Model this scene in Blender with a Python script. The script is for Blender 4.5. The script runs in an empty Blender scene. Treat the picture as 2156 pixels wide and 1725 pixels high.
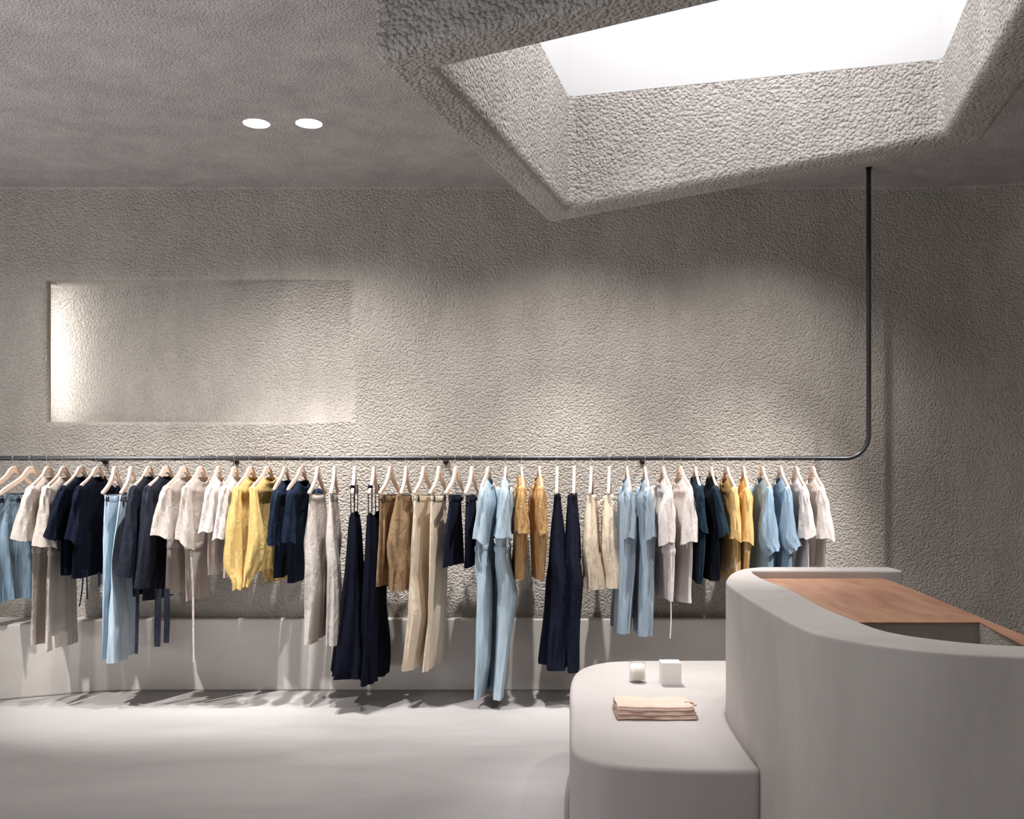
import bpy, bmesh, math, random
from mathutils import Vector, Matrix, noise as NZ
random.seed(7)
SC = bpy.context.scene
COL = SC.collection
F, VX, HY, ZC = 2050.0, 1100.0, 1000.0, 1.42      # focal px, principal x, horizon y, eye height
# ---------------- camera ----------------
cd = bpy.data.cameras.new('camera'); cam = bpy.data.objects.new('camera', cd); COL.objects.link(cam)
cam.location = (0, 0, ZC); cam.rotation_euler = (math.pi/2, 0, 0)
cd.sensor_width = 36; cd.lens = F/2156*36; cd.shift_x = (1078-VX)/2156; cd.shift_y = (HY-862.5)/2156
cd.clip_start = 0.05; SC.camera = cam
# ---------------- world / exposure ----------------
w = bpy.data.worlds.new('world'); SC.world = w; w.use_nodes = True
w.node_tree.nodes['Background'].inputs[0].default_value = (0.9, 0.93, 1.0, 1)
w.node_tree.nodes['Background'].inputs[1].default_value = 0.05
SC.view_settings.view_transform = 'Standard'; SC.view_settings.look = 'None'
SC.view_settings.exposure = 0.12; SC.view_settings.gamma = 1; SC.view_settings.use_curve_mapping = False
# ---------------- lights ----------------
def spot(loc, aim, power, ang=50, blend=.5, size=.02, col=(1, .93, .87)):
    l = bpy.data.lights.new('spot', 'SPOT'); l.energy = power; l.spot_size = math.radians(ang); l.spot_blend = blend
    l.shadow_soft_size = size; l.color = col
    o = bpy.data.objects.new('spot_light', l); COL.objects.link(o); o.location = loc
    o.rotation_euler = (Vector(aim)-Vector(loc)).to_track_quat('-Z', 'Y').to_euler(); return o
def area(loc, aim, power, sx, sy, col=(1, 1, 1), spread=180):
    l = bpy.data.lights.new('area', 'AREA'); l.shape = 'RECTANGLE'; l.size = sx; l.size_y = sy; l.energy = power; l.color = col
    l.spread = math.radians(spread)
    o = bpy.data.objects.new('area_light', l); COL.objects.link(o); o.location = loc
    o.rotation_euler = (Vector(aim)-Vector(loc)).to_track_quat('-Z', 'Y').to_euler(); return o
CZ = 3.33            # ceiling
WY = 6.47            # back wall
LAMPS = [(-1.445, 5.29), (-1.16, 5.29)]
SW = (1, .98, .955)
for lx, ly, ax, pw, pn in ((-1.445, 5.29, -1.7, 115, 260), (-1.16, 5.29, -.85, 115, 260), (-2.9, 5.3, -2.9, 85, 100), (.30, 5.38, .30, 125, 290), (1.65, 5.30, 1.3, 110, 270)):
    zz = CZ+.01 if abs(ly-5.29) < .001 else CZ-.02
    spot((lx, ly, zz), (ax, 6.3, 0), pw, 108, 1, .028, SW)        # wide spill of the lamp
    spot((lx, ly, zz), (ax, 6.35, 0), pn, 54, 1, .028, SW)        # its narrow beam on the clothes
spot((-3.3, 4.4, CZ-.02), (-2.3, 6.15, .45), 600, 46, 1, .028, SW)
spot((2.95, 4.3, CZ-.02), (1.55, 6.1, .95), 520, 34, 1, .028, SW)
spot((.42, 5.45, CZ-.02), (.72, 4.35, .45), 290, 40, 1, .018, (1, .98, .975))
area((-3.25, 6.60, 2.243), (-3.05, 6.9, 2.243), 3.2, .04, .86, (1, .985, .96))
area((-4.1, 2.6, .3), (-3.3, 2.9, 3.3), 200, 2.0, 4.0, (.94, .97, 1))  # added unseen fill low at left, aimed up to stand in for floor bounce
area((-1.0, -1.5, .35), (-1.0, -.7, 3.1), 70, 8.5, 1.2, (.94, .97, 1))  # added ambient fill behind the camera, in place of daylight off the floor
SKY_E = 6.6

# ---------------- helpers ----------------
def srgb(r, g, b):
    f = lambda c: (c/12.92 if c <= .04045 else ((c+.055)/1.055)**2.4)
    return (f(r/255), f(g/255), f(b/255), 1)
def unp(px, py, z):
    Y = F*(ZC-z)/(py-HY); return Vector(((px-VX)/F*Y, Y, z))
def at(px, py, Y):
    return Vector(((px-VX)/F*Y, Y, ZC-(py-HY)/F*Y))
def setp(o, label=None, cat=None, group=None, kind=None):
    if label: o['label'] = label
    if cat: o['category'] = cat
    if group: o['group'] = group
    if kind: o['kind'] = kind
    return o
def mesh_obj(name, verts, faces, mat, parent=None, smooth=True, org=None):
    org = Vector(org) if org is not None else Vector((0, 0, 0))
    if parent is not None: org = parent.matrix_basis.translation if org.length == 0 else org
    me = bpy.data.meshes.new(name)
    me.from_pydata([tuple(Vector(v)-org) for v in verts], [], faces); me.update()
    if smooth:
        for p in me.polygons: p.use_smooth = True
    me.materials.append(mat)
    o = bpy.data.objects.new(name, me); COL.objects.link(o)
    if parent is not None:
        o.parent = parent; o.location = org-parent.matrix_basis.translation
    else: o.location = org
    return o
def fixn(o):
    bm = bmesh.new(); bm.from_mesh(o.data); bmesh.ops.remove_doubles(bm, verts=bm.verts, dist=1e-5)
    bmesh.ops.recalc_face_normals(bm, faces=bm.faces); bm.to_mesh(o.data); bm.free(); return o
def bevel(o, wd, seg=4, ang=40):
    m = o.modifiers.new('bevel', 'BEVEL'); m.width = wd; m.segments = seg; m.limit_method = 'ANGLE'; m.angle_limit = math.radians(ang)
    return o
def solid(o, t=.003):
    m = o.modifiers.new('solid', 'SOLIDIFY'); m.thickness = t; m.offset = 0
    m = o.modifiers.new('split', 'EDGE_SPLIT'); m.split_angle = math.radians(50); return o
def empty(name, loc, label=None, cat=None, group=None):
    e = bpy.data.objects.new(name, None); e.empty_display_size = .05; COL.objects.link(e); e.location = loc
    return setp(e, label, cat, group)
def loft(rings, closed=True, cap0=False, cap1=False):
    V, Fc = [], []; n = len(rings[0])
    for r in rings: V += list(r)
    for i in range(len(rings)-1):
        for j in range(n if closed else n-1):
            k = (j+1) % n
            Fc.append((i*n+j, i*n+k, (i+1)*n+k, (i+1)*n+j))
    if cap0: Fc.append(tuple(range(n-1, -1, -1)))
    if cap1: Fc.append(tuple((len(rings)-1)*n+j for j in range(n)))
    return V, Fc
def tube(path, r, n=10, caps=True):
    rings = []
    P = [Vector(p) for p in path]; up = None
    for i, p in enumerate(P):
        d = (P[min(i+1, len(P)-1)]-P[max(i-1, 0)]).normalized()
        if up is None:
            up = Vector((0, 0, 1)) if abs(d.z) < .9 else Vector((0, 1, 0))
        a = d.cross(up).normalized(); b = a.cross(d).normalized(); up = b
        rr = r[i] if isinstance(r, (list, tuple)) else r
        rings.append([p+a*rr*math.cos(2*math.pi*k/n)+b*rr*math.sin(2*math.pi*k/n) for k in range(n)])
    return loft(rings, True, caps, caps)
def merge(*parts):
    V, Fc = [], []
    for v, f in parts:
        o = len(V); V += list(v); Fc += [tuple(i+o for i in q) for q in f]
    return V, Fc
def box(x0, x1, y0, y1, z0, z1):
    V = [(x, y, z) for x in (x0, x1) for y in (y0, y1) for z in (z0, z1)]
    return V, [(0, 1, 3, 2), (4, 6, 7, 5), (0, 4, 5, 1), (2, 3, 7, 6), (0, 2, 6, 4), (1, 5, 7, 3)]
def catmull(P, n=8, closed=False):
    P = [Vector(p) for p in P]; out = []; N = len(P)
    for i in range(N if closed else N-1):
        p1, p2 = P[i], P[(i+1) % N]
        p0 = P[i-1] if (closed or i > 0) else p1*2-p2
        p3 = P[(i+2) % N] if (closed or i+2 < N) else p2*2-p1
        for k in range(n):
            t = k/n
            out.append(.5*((2*p1)+(p2-p0)*t+(2*p0-5*p1+4*p2-p3)*t*t+(3*p1-p0-3*p2+p3)*t**3))
    if not closed: out.append(P[-1])
    return out
def prism(outline, z0, z1):
    n = len(outline); V = [(p[0], p[1], z0) for p in outline]+[(p[0], p[1], z1) for p in outline]
    Fc = [(i, (i+1) % n, n+(i+1) % n, n+i) for i in range(n)]+[tuple(range(n-1, -1, -1)), tuple(range(n, 2*n))]
    return V, Fc
def fill(loops):
    bm = bmesh.new(); E = []
    for L in loops:
        vs = [bm.verts.new(p) for p in L]
        E += [bm.edges.new((vs[i], vs[(i+1) % len(vs)])) for i in range(len(vs))]
    bmesh.ops.triangle_fill(bm, use_beauty=True, use_dissolve=False, edges=E)
    bm.verts.index_update()
    V = [v.co.copy() for v in bm.verts]; Fc = [tuple(v.index for v in f.verts) for f in bm.faces]; bm.free()
    return V, Fc

# ---------------- materials ----------------
def newmat(name):
    m = bpy.data.materials.new(name); m.use_nodes = True; nt = m.node_tree
    return m, nt, nt.nodes['Principled BSDF']
def nd(nt, t, **kw):
    n = nt.nodes.new(t)
    for k, v in kw.items():
        if k in n.inputs: n.inputs[k].default_value = v
        else: setattr(n, k, v)
    return n
def plain(name, col, rough=.5, metal=0, **kw):
    m, nt, p = newmat(name); p.inputs['Base Color'].default_value = col; p.inputs['Roughness'].default_value = rough
    p.inputs['Metallic'].default_value = metal
    for k, v in kw.items(): p.inputs[k].default_value = v
    return m
def ramp(nt, src, stops):
    r = nt.nodes.new('ShaderNodeValToRGB'); e = r.color_ramp.elements
    while len(e) < len(stops): e.new(.5)
    for q, (pos, c) in zip(e, stops): q.position = pos; q.color = c
    nt.links.new(src, r.inputs[0]); return r
def stucco(name, c1, c2, scale=1.0, dist=.0095, strength=1.0):
    m, nt, p = newmat(name); L = nt.links
    tc = nd(nt, 'ShaderNodeTexCoord')
    warp = nd(nt, 'ShaderNodeTexNoise', Scale=30*scale, Detail=1.0)
    mixv = nd(nt, 'ShaderNodeVectorMath', operation='SCALE'); mixv.inputs['Scale'].default_value = .012/scale
    addv = nd(nt, 'ShaderNodeVectorMath', operation='ADD')
    L.new(tc.outputs['Object'], warp.inputs['Vector']); L.new(warp.outputs['Color'], mixv.inputs[0])
    L.new(tc.outputs['Object'], addv.inputs[0]); L.new(mixv.outputs[0], addv.inputs[1])
    vo = nd(nt, 'ShaderNodeTexVoronoi', Scale=70*scale, feature='SMOOTH_F1'); vo.inputs['Smoothness'].default_value = .35
    L.new(addv.outputs[0], vo.inputs['Vector'])
    n2 = nd(nt, 'ShaderNodeTexNoise', Scale=140*scale, Detail=3.0, Roughness=.6); L.new(tc.outputs['Object'], n2.inputs['Vector'])
    mx = nd(nt, 'ShaderNodeMath', operation='MULTIPLY_ADD'); mx.inputs[1].default_value = -1.5
    L.new(vo.outputs['Distance'], mx.inputs[0])
    mul = nd(nt, 'ShaderNodeMath', operation='MULTIPLY'); mul.inputs[1].default_value = 1.1
    L.new(n2.outputs['Fac'], mul.inputs[0]); L.new(mul.outputs[0], mx.inputs[2])
    # broad variation : trowelled patches are smoother
    n3 = nd(nt, 'ShaderNodeTexNoise', Scale=1.6, Detail=5.0, Roughness=.6); L.new(tc.outputs['Object'], n3.inputs['Vector'])
    mr = nd(nt, 'ShaderNodeMapRange'); mr.inputs['From Min'].default_value = .35; mr.inputs['From Max'].default_value = .6
    mr.inputs['To Min'].default_value = .8*strength; mr.inputs['To Max'].default_value = strength
    L.new(n3.outputs['Fac'], mr.inputs['Value'])
    b = nd(nt, 'ShaderNodeBump'); b.inputs['Distance'].default_value = dist
    L.new(mr.outputs[0], b.inputs['Strength']); L.new(mx.outputs[0], b.inputs['Height']); L.new(b.outputs[0], p.inputs['Normal'])
    mp = nd(nt, 'ShaderNodeMapping'); mp.inputs['Scale'].default_value = (2.6, 2.6, .9)
    L.new(tc.outputs['Object'], mp.inputs['Vector'])
    n4 = nd(nt, 'ShaderNodeTexNoise', Scale=2.2, Detail=8.0, Roughness=.65); L.new(mp.outputs[0], n4.inputs['Vector'])
    r = ramp(nt, n4.outputs['Fac'], [(.3, c1), (.7, c2)])
    L.new(r.outputs[0], p.inputs['Base Color']); p.inputs['Roughness'].default_value = .95
    p.inputs['Specular IOR Level'].default_value = .2
    return m
def plaster(name, c1, c2, rough=.6, stretch=(1, 1, 1), sc=1.4, bump=.12, spec=.35):
    m, nt, p = newmat(name); L = nt.links
    tc = nd(nt, 'ShaderNodeTexCoord'); mp = nd(nt, 'ShaderNodeMapping'); mp.inputs['Scale'].default_value = stretch
    L.new(tc.outputs['Object'], mp.inputs['Vector'])
    n = nd(nt, 'ShaderNodeTexNoise', Scale=sc, Detail=9.0, Roughness=.62, Distortion=.8); L.new(mp.outputs[0], n.inputs['Vector'])
    r = ramp(nt, n.outputs['Fac'], [(.32, c1), (.68, c2)]); L.new(r.outputs[0], p.inputs['Base Color'])
    n2 = nd(nt, 'ShaderNodeTexNoise', Scale=14.0, Detail=8.0, Roughness=.7); L.new(mp.outputs[0], n2.inputs['Vector'])
    b = nd(nt, 'ShaderNodeBump'); b.inputs['Strength'].default_value = bump; b.inputs['Distance'].default_value = .02
    L.new(n2.outputs['Fac'], b.inputs['Height']); L.new(b.outputs[0], p.inputs['Normal'])
    p.inputs['Roughness'].default_value = rough; p.inputs['Specular IOR Level'].default_value = spec
    return m
M_wall = stucco('stucco_wall', srgb(168, 161, 153), srgb(183, 175, 167))
M_ceil = stucco('stucco_ceiling', srgb(164, 158, 156), srgb(186, 179, 176), 1.15, .009, .9)
M_shaft = stucco('stucco_shaft', srgb(176, 169, 163), srgb(196, 189, 183), .95, .014, 1.1)
M_desk = stucco('stucco_desk', srgb(196, 187, 178), srgb(214, 205, 197), 2.0, .004, .8)
M_plinth = plaster('smooth_plaster', srgb(194, 187, 181), srgb(206, 200, 194))
M_floor = plaster('microcement_floor', srgb(150, 146, 145), srgb(170, 166, 165), .55, (.6, 1.4, 1), 1.0, .05)
M_bench = plaster('bench_plaster', srgb(176, 168, 164), srgb(188, 181, 178), .6, (1, 1, 1), 1.5, .08)
M_counter = plaster('counter_plaster', srgb(176, 169, 164), srgb(196, 189, 184), .6, (1.2, 1.2, .45), 1.6, .15)
M_white = plain('white_paint', srgb(240, 238, 238), .8)
M_well = plain('well_paint', srgb(190, 188, 188), .9)
M_black = plain('black_steel', (.014, .014, .017, 1), .3, .0, **{'Specular IOR Level': .6})
M_chrome = plain('steel_wire', (.6, .6, .6, 1), .25, 1)
M_clip = plain('clip_metal', (.02, .02, .025, 1), .3, .5)
M_band = plain('copper_band', srgb(196, 120, 70), .5)
def woodmat(name, c1, c2, c3, sc, stretch, rough):
    m, nt, p = newmat(name); L = nt.links
    tc = nd(nt, 'ShaderNodeTexCoord'); mp = nd(nt, 'ShaderNodeMapping'); mp.inputs['Scale'].default_value = stretch
    mp.inputs['Rotation'].default_value = (0, 0, .35)
    L.new(tc.outputs['Object'], mp.inputs['Vector'])
    n = nd(nt, 'ShaderNodeTexNoise', Scale=sc, Detail=8.0, Roughness=.6, Distortion=.6); L.new(mp.outputs[0], n.inputs['Vector'])
    r = ramp(nt, n.outputs['Fac'], [(.28, c1), (.5, c2), (.72, c3)]); L.new(r.outputs[0], p.inputs['Base Color'])
    p.inputs['Roughness'].default_value = rough; return m
M_wood = woodmat('counter_wood', srgb(150, 104, 80), srgb(178, 130, 103), srgb(190, 148, 120), 2.4, (6, 1, 1), .42)
M_hang = woodmat('hanger_wood', srgb(212, 178, 156), srgb(222, 192, 170), srgb(230, 204, 184), 20, (1, 4, 4), .45)
def fabric(name, c, c2=None, weave=700, wr=.5, streak=0, trans=0):
    m, nt, p = newmat(name); L = nt.links
    c = srgb(*c); c2 = srgb(*c2) if c2 else tuple(x*.9 for x in c[:3])+(1,)
    tc = nd(nt, 'ShaderNodeTexCoord')
    mp = nd(nt, 'ShaderNodeMapping'); mp.inputs['Scale'].default_value = (1, 1, .12) if streak else (1, 1, .5)
    L.new(tc.outputs['Object'], mp.inputs['Vector'])
    n = nd(nt, 'ShaderNodeTexNoise', Scale=60.0 if streak else 12.0, Detail=8.0, Roughness=.7); L.new(mp.outputs[0], n.inputs['Vector'])
    r = ramp(nt, n.outputs['Fac'], [(.3, c2), (.7, c)]); L.new(r.outputs[0], p.inputs['Base Color'])
    n2 = nd(nt, 'ShaderNodeTexNoise', Scale=20.0, Detail=4.0, Roughness=.55, Distortion=1.2); L.new(mp.outputs[0], n2.inputs['Vector'])
    n3 = nd(nt, 'ShaderNodeTexNoise', Scale=float(weave), Detail=2.0); L.new(tc.outputs['Object'], n3.inputs['Vector'])
    b1 = nd(nt, 'ShaderNodeBump'); b1.inputs['Strength'].default_value = wr; b1.inputs['Distance'].default_value = .03
    b2 = nd(nt, 'ShaderNodeBump'); b2.inputs['Strength'].default_value = .25; b2.inputs['Distance'].default_value = .001
    L.new(n2.outputs['Fac'], b1.inputs['Height']); L.new(n3.outputs['Fac'], b2.inputs['Height'])
    L.new(b1.outputs[0], b2.inputs['Normal']); L.new(b2.outputs[0], p.inputs['Normal'])
    p.inputs['Roughness'].default_value = .85; p.inputs['Specular IOR Level'].default_value = .1
    p.inputs['Sheen Weight'].default_value = 0.0
    if trans:
        t = nd(nt, 'ShaderNodeBsdfTranslucent'); L.new(r.outputs[0], t.inputs['Color']); L.new(b1.outputs[0], t.inputs['Normal'])
        ms = nd(nt, 'ShaderNodeMixShader'); ms.inputs[0].default_value = trans
        L.new(p.outputs[0], ms.inputs[1]); L.new(t.outputs[0], ms.inputs[2])
        L.new(ms.outputs[0], nt.nodes['Material Output'].inputs['Surface'])
    return m
FB = dict(
    denim_dark=fabric('denim_mid', (132, 150, 164), (98, 120, 138), 500, .4, 1),
    denim_light=fabric('denim_light', (186, 200, 210), (152, 172, 188), 500, .4, 1),
    denim_pale=fabric('denim_pale', (182, 196, 206), (152, 172, 186), 500, .4, 1),
    denim_grey=fabric('denim_grey', (154, 166, 176), (126, 142, 156), 500, .4, 1),
    denim_jacket=fabric('denim_jacket', (144, 162, 178), (114, 136, 156), 500, .4, 1),
    ecru=fabric('ecru_linen', (218, 207, 199), (206, 195, 187), 600, .4, 0, .35),
    stone=fabric('stone_cotton', (190, 181, 175), (174, 165, 159), 600, .3),
    navy=fabric('navy_cotton', (16, 21, 38), (10, 13, 26), 600, .4),
    navy_knit=fabric('navy_knit', (30, 42, 60), (18, 27, 42), 500, .3),
    navy_silk=fabric('navy_silk', (9, 12, 28), (5, 7, 18), 900, .2),
    navy_twill=fabric('navy_twill', (28, 32, 48), (18, 21, 34), 600, .35),
    charcoal=fabric('charcoal_wool', (40, 43, 54), (26, 29, 38), 500, .35),
    white=fabric('white_cotton', (238, 230, 226), (226, 217, 212), 600, .35, 0, .3),
    yellow=fabric('yellow_knit', (208, 180, 120), (194, 162, 100), 350, .25),
    brown=fabric('brown_twill', (146, 120, 92), (126, 102, 76), 600, .4),
    cream=fabric('cream_twill', (230, 215, 195), (218, 200, 178), 600, .3, 0, .2),
    ochre=fabric('ochre_cotton', (190, 152, 106), (168, 128, 84), 600, .6),
    teal=fabric('dark_teal_jersey', (34, 50, 62), (22, 36, 48), 600, .3),
    black=fabric('black_jersey', (14, 16, 26), (8, 10, 18), 600, .3),
    blush=fabric('blush_jersey', (226, 200, 184), (214, 186, 170), 350, .3),
)
# mustard knit with a pale looping print on the body
M_must = fabric('mustard_jersey', (216, 180, 122), (200, 162, 104), 500, .25)
M_print = fabric('mustard_printed', (208, 170, 114), (192, 152, 96), 500, .25)
nt = M_print.node_tree; P_ = nt.nodes['Principled BSDF']; src = P_.inputs['Base Color'].links[0].from_socket
tc = nd(nt, 'ShaderNodeTexCoord'); nn = nd(nt, 'ShaderNodeTexNoise', Scale=7.0, Detail=0.0); nt.links.new(tc.outputs['Object'], nn.inputs['Vector'])
rr = ramp(nt, nn.outputs['Fac'], [(.47, (0, 0, 0, 1)), (.475, (1, 1, 1, 1)), (.515, (1, 1, 1, 1)), (.52, (0, 0, 0, 1))])
sx = nd(nt, 'ShaderNodeSeparateXYZ'); nt.links.new(tc.outputs['Object'], sx.inputs[0])
lt = nd(nt, 'ShaderNodeMath', operation='LESS_THAN'); lt.inputs[1].default_value = .32; nt.links.new(sx.outputs['Z'], lt.inputs[0])
ml = nd(nt, 'ShaderNodeMath', operation='MULTIPLY'); nt.links.new(rr.outputs[0], ml.inputs[0]); nt.links.new(lt.outputs[0], ml.inputs[1])
mm = nd(nt, 'ShaderNodeMix', data_type='RGBA'); nt.links.new(ml.outputs[0], mm.inputs[0]); nt.links.new(src, mm.inputs[6])
mm.inputs[7].default_value = srgb(214, 190, 168); nt.links.new(mm.outputs[2], P_.inputs['Base Color'])
FB['mustard'] = M_must; FB['printed'] = M_print
M_label = plain('woven_label', srgb(205, 198, 190), .8)

# ---------------- room shell ----------------
XR, RC = 2.75, 1.25          # right end of flat wall, corner radius
XL, YN = -5.6, -2.2          # left wall, wall behind the camera
XW = XR+RC
def pathpts(off):            # plan path of back + right wall, offset inwards
    P = [(XL, WY-off), (XR, WY-off)]
    for k in range(1, 17):
        a = math.pi/2*(1-k/16); P.append((XR+(RC-off)*math.cos(a), WY-RC+(RC-off)*math.sin(a)))
    P.append((XW-off, YN)); return P
RV = .012
# niche
NXL, NXR, NZB, NZT, NT, NR = -3.17, -1.10, 1.773, 2.712, .075, .028
def ndep(x):
    t = max(0, min(1, (x-NXL)/(NXR-NXL))); return .275*(1-t)**1.6
xs = [NXL+(NXR-NXL)*i/40 for i in range(41)]
rad = lambda x: min(NR, ndep(x))
loop = [(x, WY, NZT+rad(x)) for x in xs]+[(x, WY, NZB-rad(x)) for x in reversed(xs)]
loop[0] = (NXL-NR, WY, NZT+NR); loop[-1] = (NXL-NR, WY, NZB-NR)
flat = fill([[(XL, WY, 0), (XR, WY, 0), (XR, WY, CZ-RV+.01), (XL, WY, CZ-RV+.01)], loop])
pp = pathpts(0)[1:-1]
cur = loft([[(x, y, 0) for x, y in pp], [(x, y, CZ-RV+.01) for x, y in pp]], closed=False)
def edge(sign, z):
    rings = []
    for k in range(5):
        a = math.pi/2*k/4
        rings.append([(x if x > NXL+1e-6 else NXL-NR*(1-math.sin(a)), WY+rad(x)*(1-math.cos(a)), z+sign*rad(x)*(1-math.sin(a))) for x in xs])
    rings.append([(x, WY+ndep(x), z) for x in xs]); return loft(rings, closed=False)
jr = []
for k in range(5):
    a = math.pi/2*k/4; xx = NXL-NR*(1-math.sin(a)); zz = NR*(1-math.sin(a)); jr.append([(xx, WY+NR*(1-math.cos(a)), NZB-zz), (xx, WY+NR*(1-math.cos(a)), NZT+zz)])
jr += [[(NXL, WY+NT, NZB), (NXL, WY+NT, NZT)], [(NXL-.3, WY+NT, NZB), (NXL-.3, WY+NT, NZT)]]
jamb = loft(jr, closed=False)
bx = [NXL-.3]+xs
nb = loft([[(x, WY+(ndep(x) if x >= NXL else .275), z) for x in bx] for z in (NZB, (NZB+NZT)/2, NZT)], closed=False)
pk = ([(NXL-.3, WY+NT, NZB), (NXL, WY+NT, NZB), (NXL, WY+.275, NZB), (NXL-.3, WY+.275, NZB),
       (NXL-.3, WY+NT, NZT), (NXL, WY+NT, NZT), (NXL, WY+.275, NZT), (NXL-.3, WY+.275, NZT)], [(0, 1, 2, 3), (4, 7, 6, 5), (0, 3, 7, 4)])
V, Fc = merge(flat, cur, edge(1, NZT), edge(-1, NZB), jamb, nb, pk)
o = mesh_obj('wall_back', V, Fc, M_wall, smooth=False); setp(o, kind='structure'); fixn(o)
m_ = o.modifiers.new('es', 'EDGE_SPLIT') if False else None
for p in o.data.polygons: p.use_smooth = len(p.vertices) == 4
def wallquad(name, pts):
    o = mesh_obj(name, pts, [(0, 1, 2, 3)], M_wall, smooth=False); return setp(o, kind='structure')
wallquad('wall_right', [(XW, YN, 0), (XW, WY-RC, 0), (XW, WY-RC, CZ-RV), (XW, YN, CZ-RV)])
wallquad('wall_left', [(XL, YN, 0), (XL, WY, 0), (XL, WY, CZ), (XL, YN, CZ)])
wallquad('wall_near', [(XL, YN, 0), (XW, YN, 0), (XW, YN, CZ), (XL, YN, CZ)])
o = mesh_obj('floor', [(XL, YN, 0), (XW, YN, 0), (XW, WY, 0), (XL, WY, 0)], [(0, 1, 2, 3)], M_floor, smooth=False); setp(o, kind='structure')
# skylight corners: lip outer P, lip inner Q
def atd(px, py, Y): return at(px, py, Y)
P2 = at(1155, 472, 4.95); P3 = at(2066, 303, 4.45); P1 = at(783, 122, 2.73); P4 = P1+P3-P2
nrm = (P3-P2).cross(P1-P2).normalized(); C0 = Vector((0, 0, ZC))
def onlip(px, py):
    d = Vector(((px-VX)/F, 1, -(py-HY)/F)); return C0+d*((P2-C0).dot(nrm)/d.dot(nrm))
Q1, Q2, Q3 = onlip(925, 148), onlip(1198, 442), onlip(1985, 292); Q4 = Q1+Q3-Q2
ZR, ZS = 3.25, 4.35
Pp, Qq = [P1, P2, P3, P4], [Q1, Q2, Q3, Q4]
up = lambda p, z: Vector((p.x, p.y, z))
holes = [[up(p, CZ) for p in Pp]]
LR = .073
for (x, y) in LAMPS:
    n = 40; holes.append([(x+(LR+random.uniform(-.002, .002))*math.cos(2*math.pi*k/n), y+(LR+random.uniform(-.002, .002))*math.sin(2*math.pi*k/n), CZ) for k in range(n)])
pc = pathpts(RV)
cl = fill([[(x, y, CZ) for x, y in pc]+[(XL, YN, CZ)]]+holes)
rings = []
for k in range(9):
    a = math.pi/2*k/8; rings.append([(x, y, CZ-RV*(1-math.cos(a))) for x, y in pathpts(RV*(1-math.sin(a)))])
cv = loft(rings, closed=False)
V, Fc = merge(cl, cv); o = mesh_obj('ceiling', V, Fc, M_ceil, smooth=False); setp(o, kind='structure')
fixn(o)
for p in o.data.polygons: p.use_smooth = len(p.vertices) == 4
sky = empty('window_1', up(P1, CZ)); setp(sky, kind='structure')
r4 = [[up(p, CZ) for p in Pp], Pp, Qq, [up(p, ZR) for p in Qq]]
V, Fc = loft(r4); o = mesh_obj('skylight_shaft', V, Fc, M_shaft, sky, smooth=False); fixn(o); bevel(o, .035, 4, 30)
V, Fc = loft([[up(p, ZR-.003) for p in Qq], [up(p, ZS) for p in Qq]]); mesh_obj('light_well', V, Fc, M_well, sky, smooth=False)
m, nt, p = newmat('sky_glass'); p.inputs['Base Color'].default_value = (.8, .8, .8, 1)
p.inputs['Emission Color'].default_value = (.97, .985, 1, 1); p.inputs['Emission Strength'].default_value = SKY_E
mesh_obj('pane', [up(q, ZS) for q in Qq], [(3, 2, 1, 0)], m, sky, smooth=False)
# plinth along the wall
pl = [(-5.6, 5.55), (-4.5, 5.72), (-3.9, 5.88), (-3.35, 6.10), (-3.05, 6.24), (-2.8, 6.355), (-2.55, 6.4), (-2.3, 6.405), (XR, 6.405)]
plc = catmull([(x, y, 0) for x, y in pl[:-1]], 8)+[Vector((XR, 6.405, 0))]
pr = [(v.x, v.y) for v in plc]+[(XR, WY+.02), (XL, WY+.02)]
V, Fc = prism(pr, 0, .472); o = mesh_obj('trim_1', V, Fc, M_plinth, smooth=False); setp(o, kind='structure'); fixn(o); bevel(o, .012, 3)
# ceiling lamps
m_e, nt, p = newmat('lamp_glow'); p.inputs['Emission Color'].default_value = (1, .97, .95, 1); p.inputs['Emission Strength'].default_value = 3.5
for i, (x, y) in enumerate(LAMPS):
    e = empty('ceiling_downlight', (x, y, CZ), ['round recessed ceiling downlight further from the skylight, left of the pair', 'round recessed ceiling downlight nearer the skylight, right of the pair'][i], 'downlight', 'pair of recessed ceiling downlights')
    prof = [(LR, CZ-.002), (LR*.97, CZ+.02), (LR*.95, CZ+.028), (LR*.86, CZ+.03), (LR*.84, CZ+.05), (LR*.6, CZ+.075)]
    rings = [[(x+r*math.cos(2*math.pi*k/40), y+r*math.sin(2*math.pi*k/40), z) for k in range(40)] for r, z in prof[:4]]
    V, Fc = loft(rings); mesh_obj('housing', V, Fc, M_white, e)
    rings = [[(x+r*math.cos(2*math.pi*k/40), y+r*math.sin(2*math.pi*k/40), z) for k in range(40)] for r, z in prof[3:]]
    V, Fc = loft(rings, cap1=True); mesh_obj('reflector', V, Fc, m_e, e)

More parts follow.
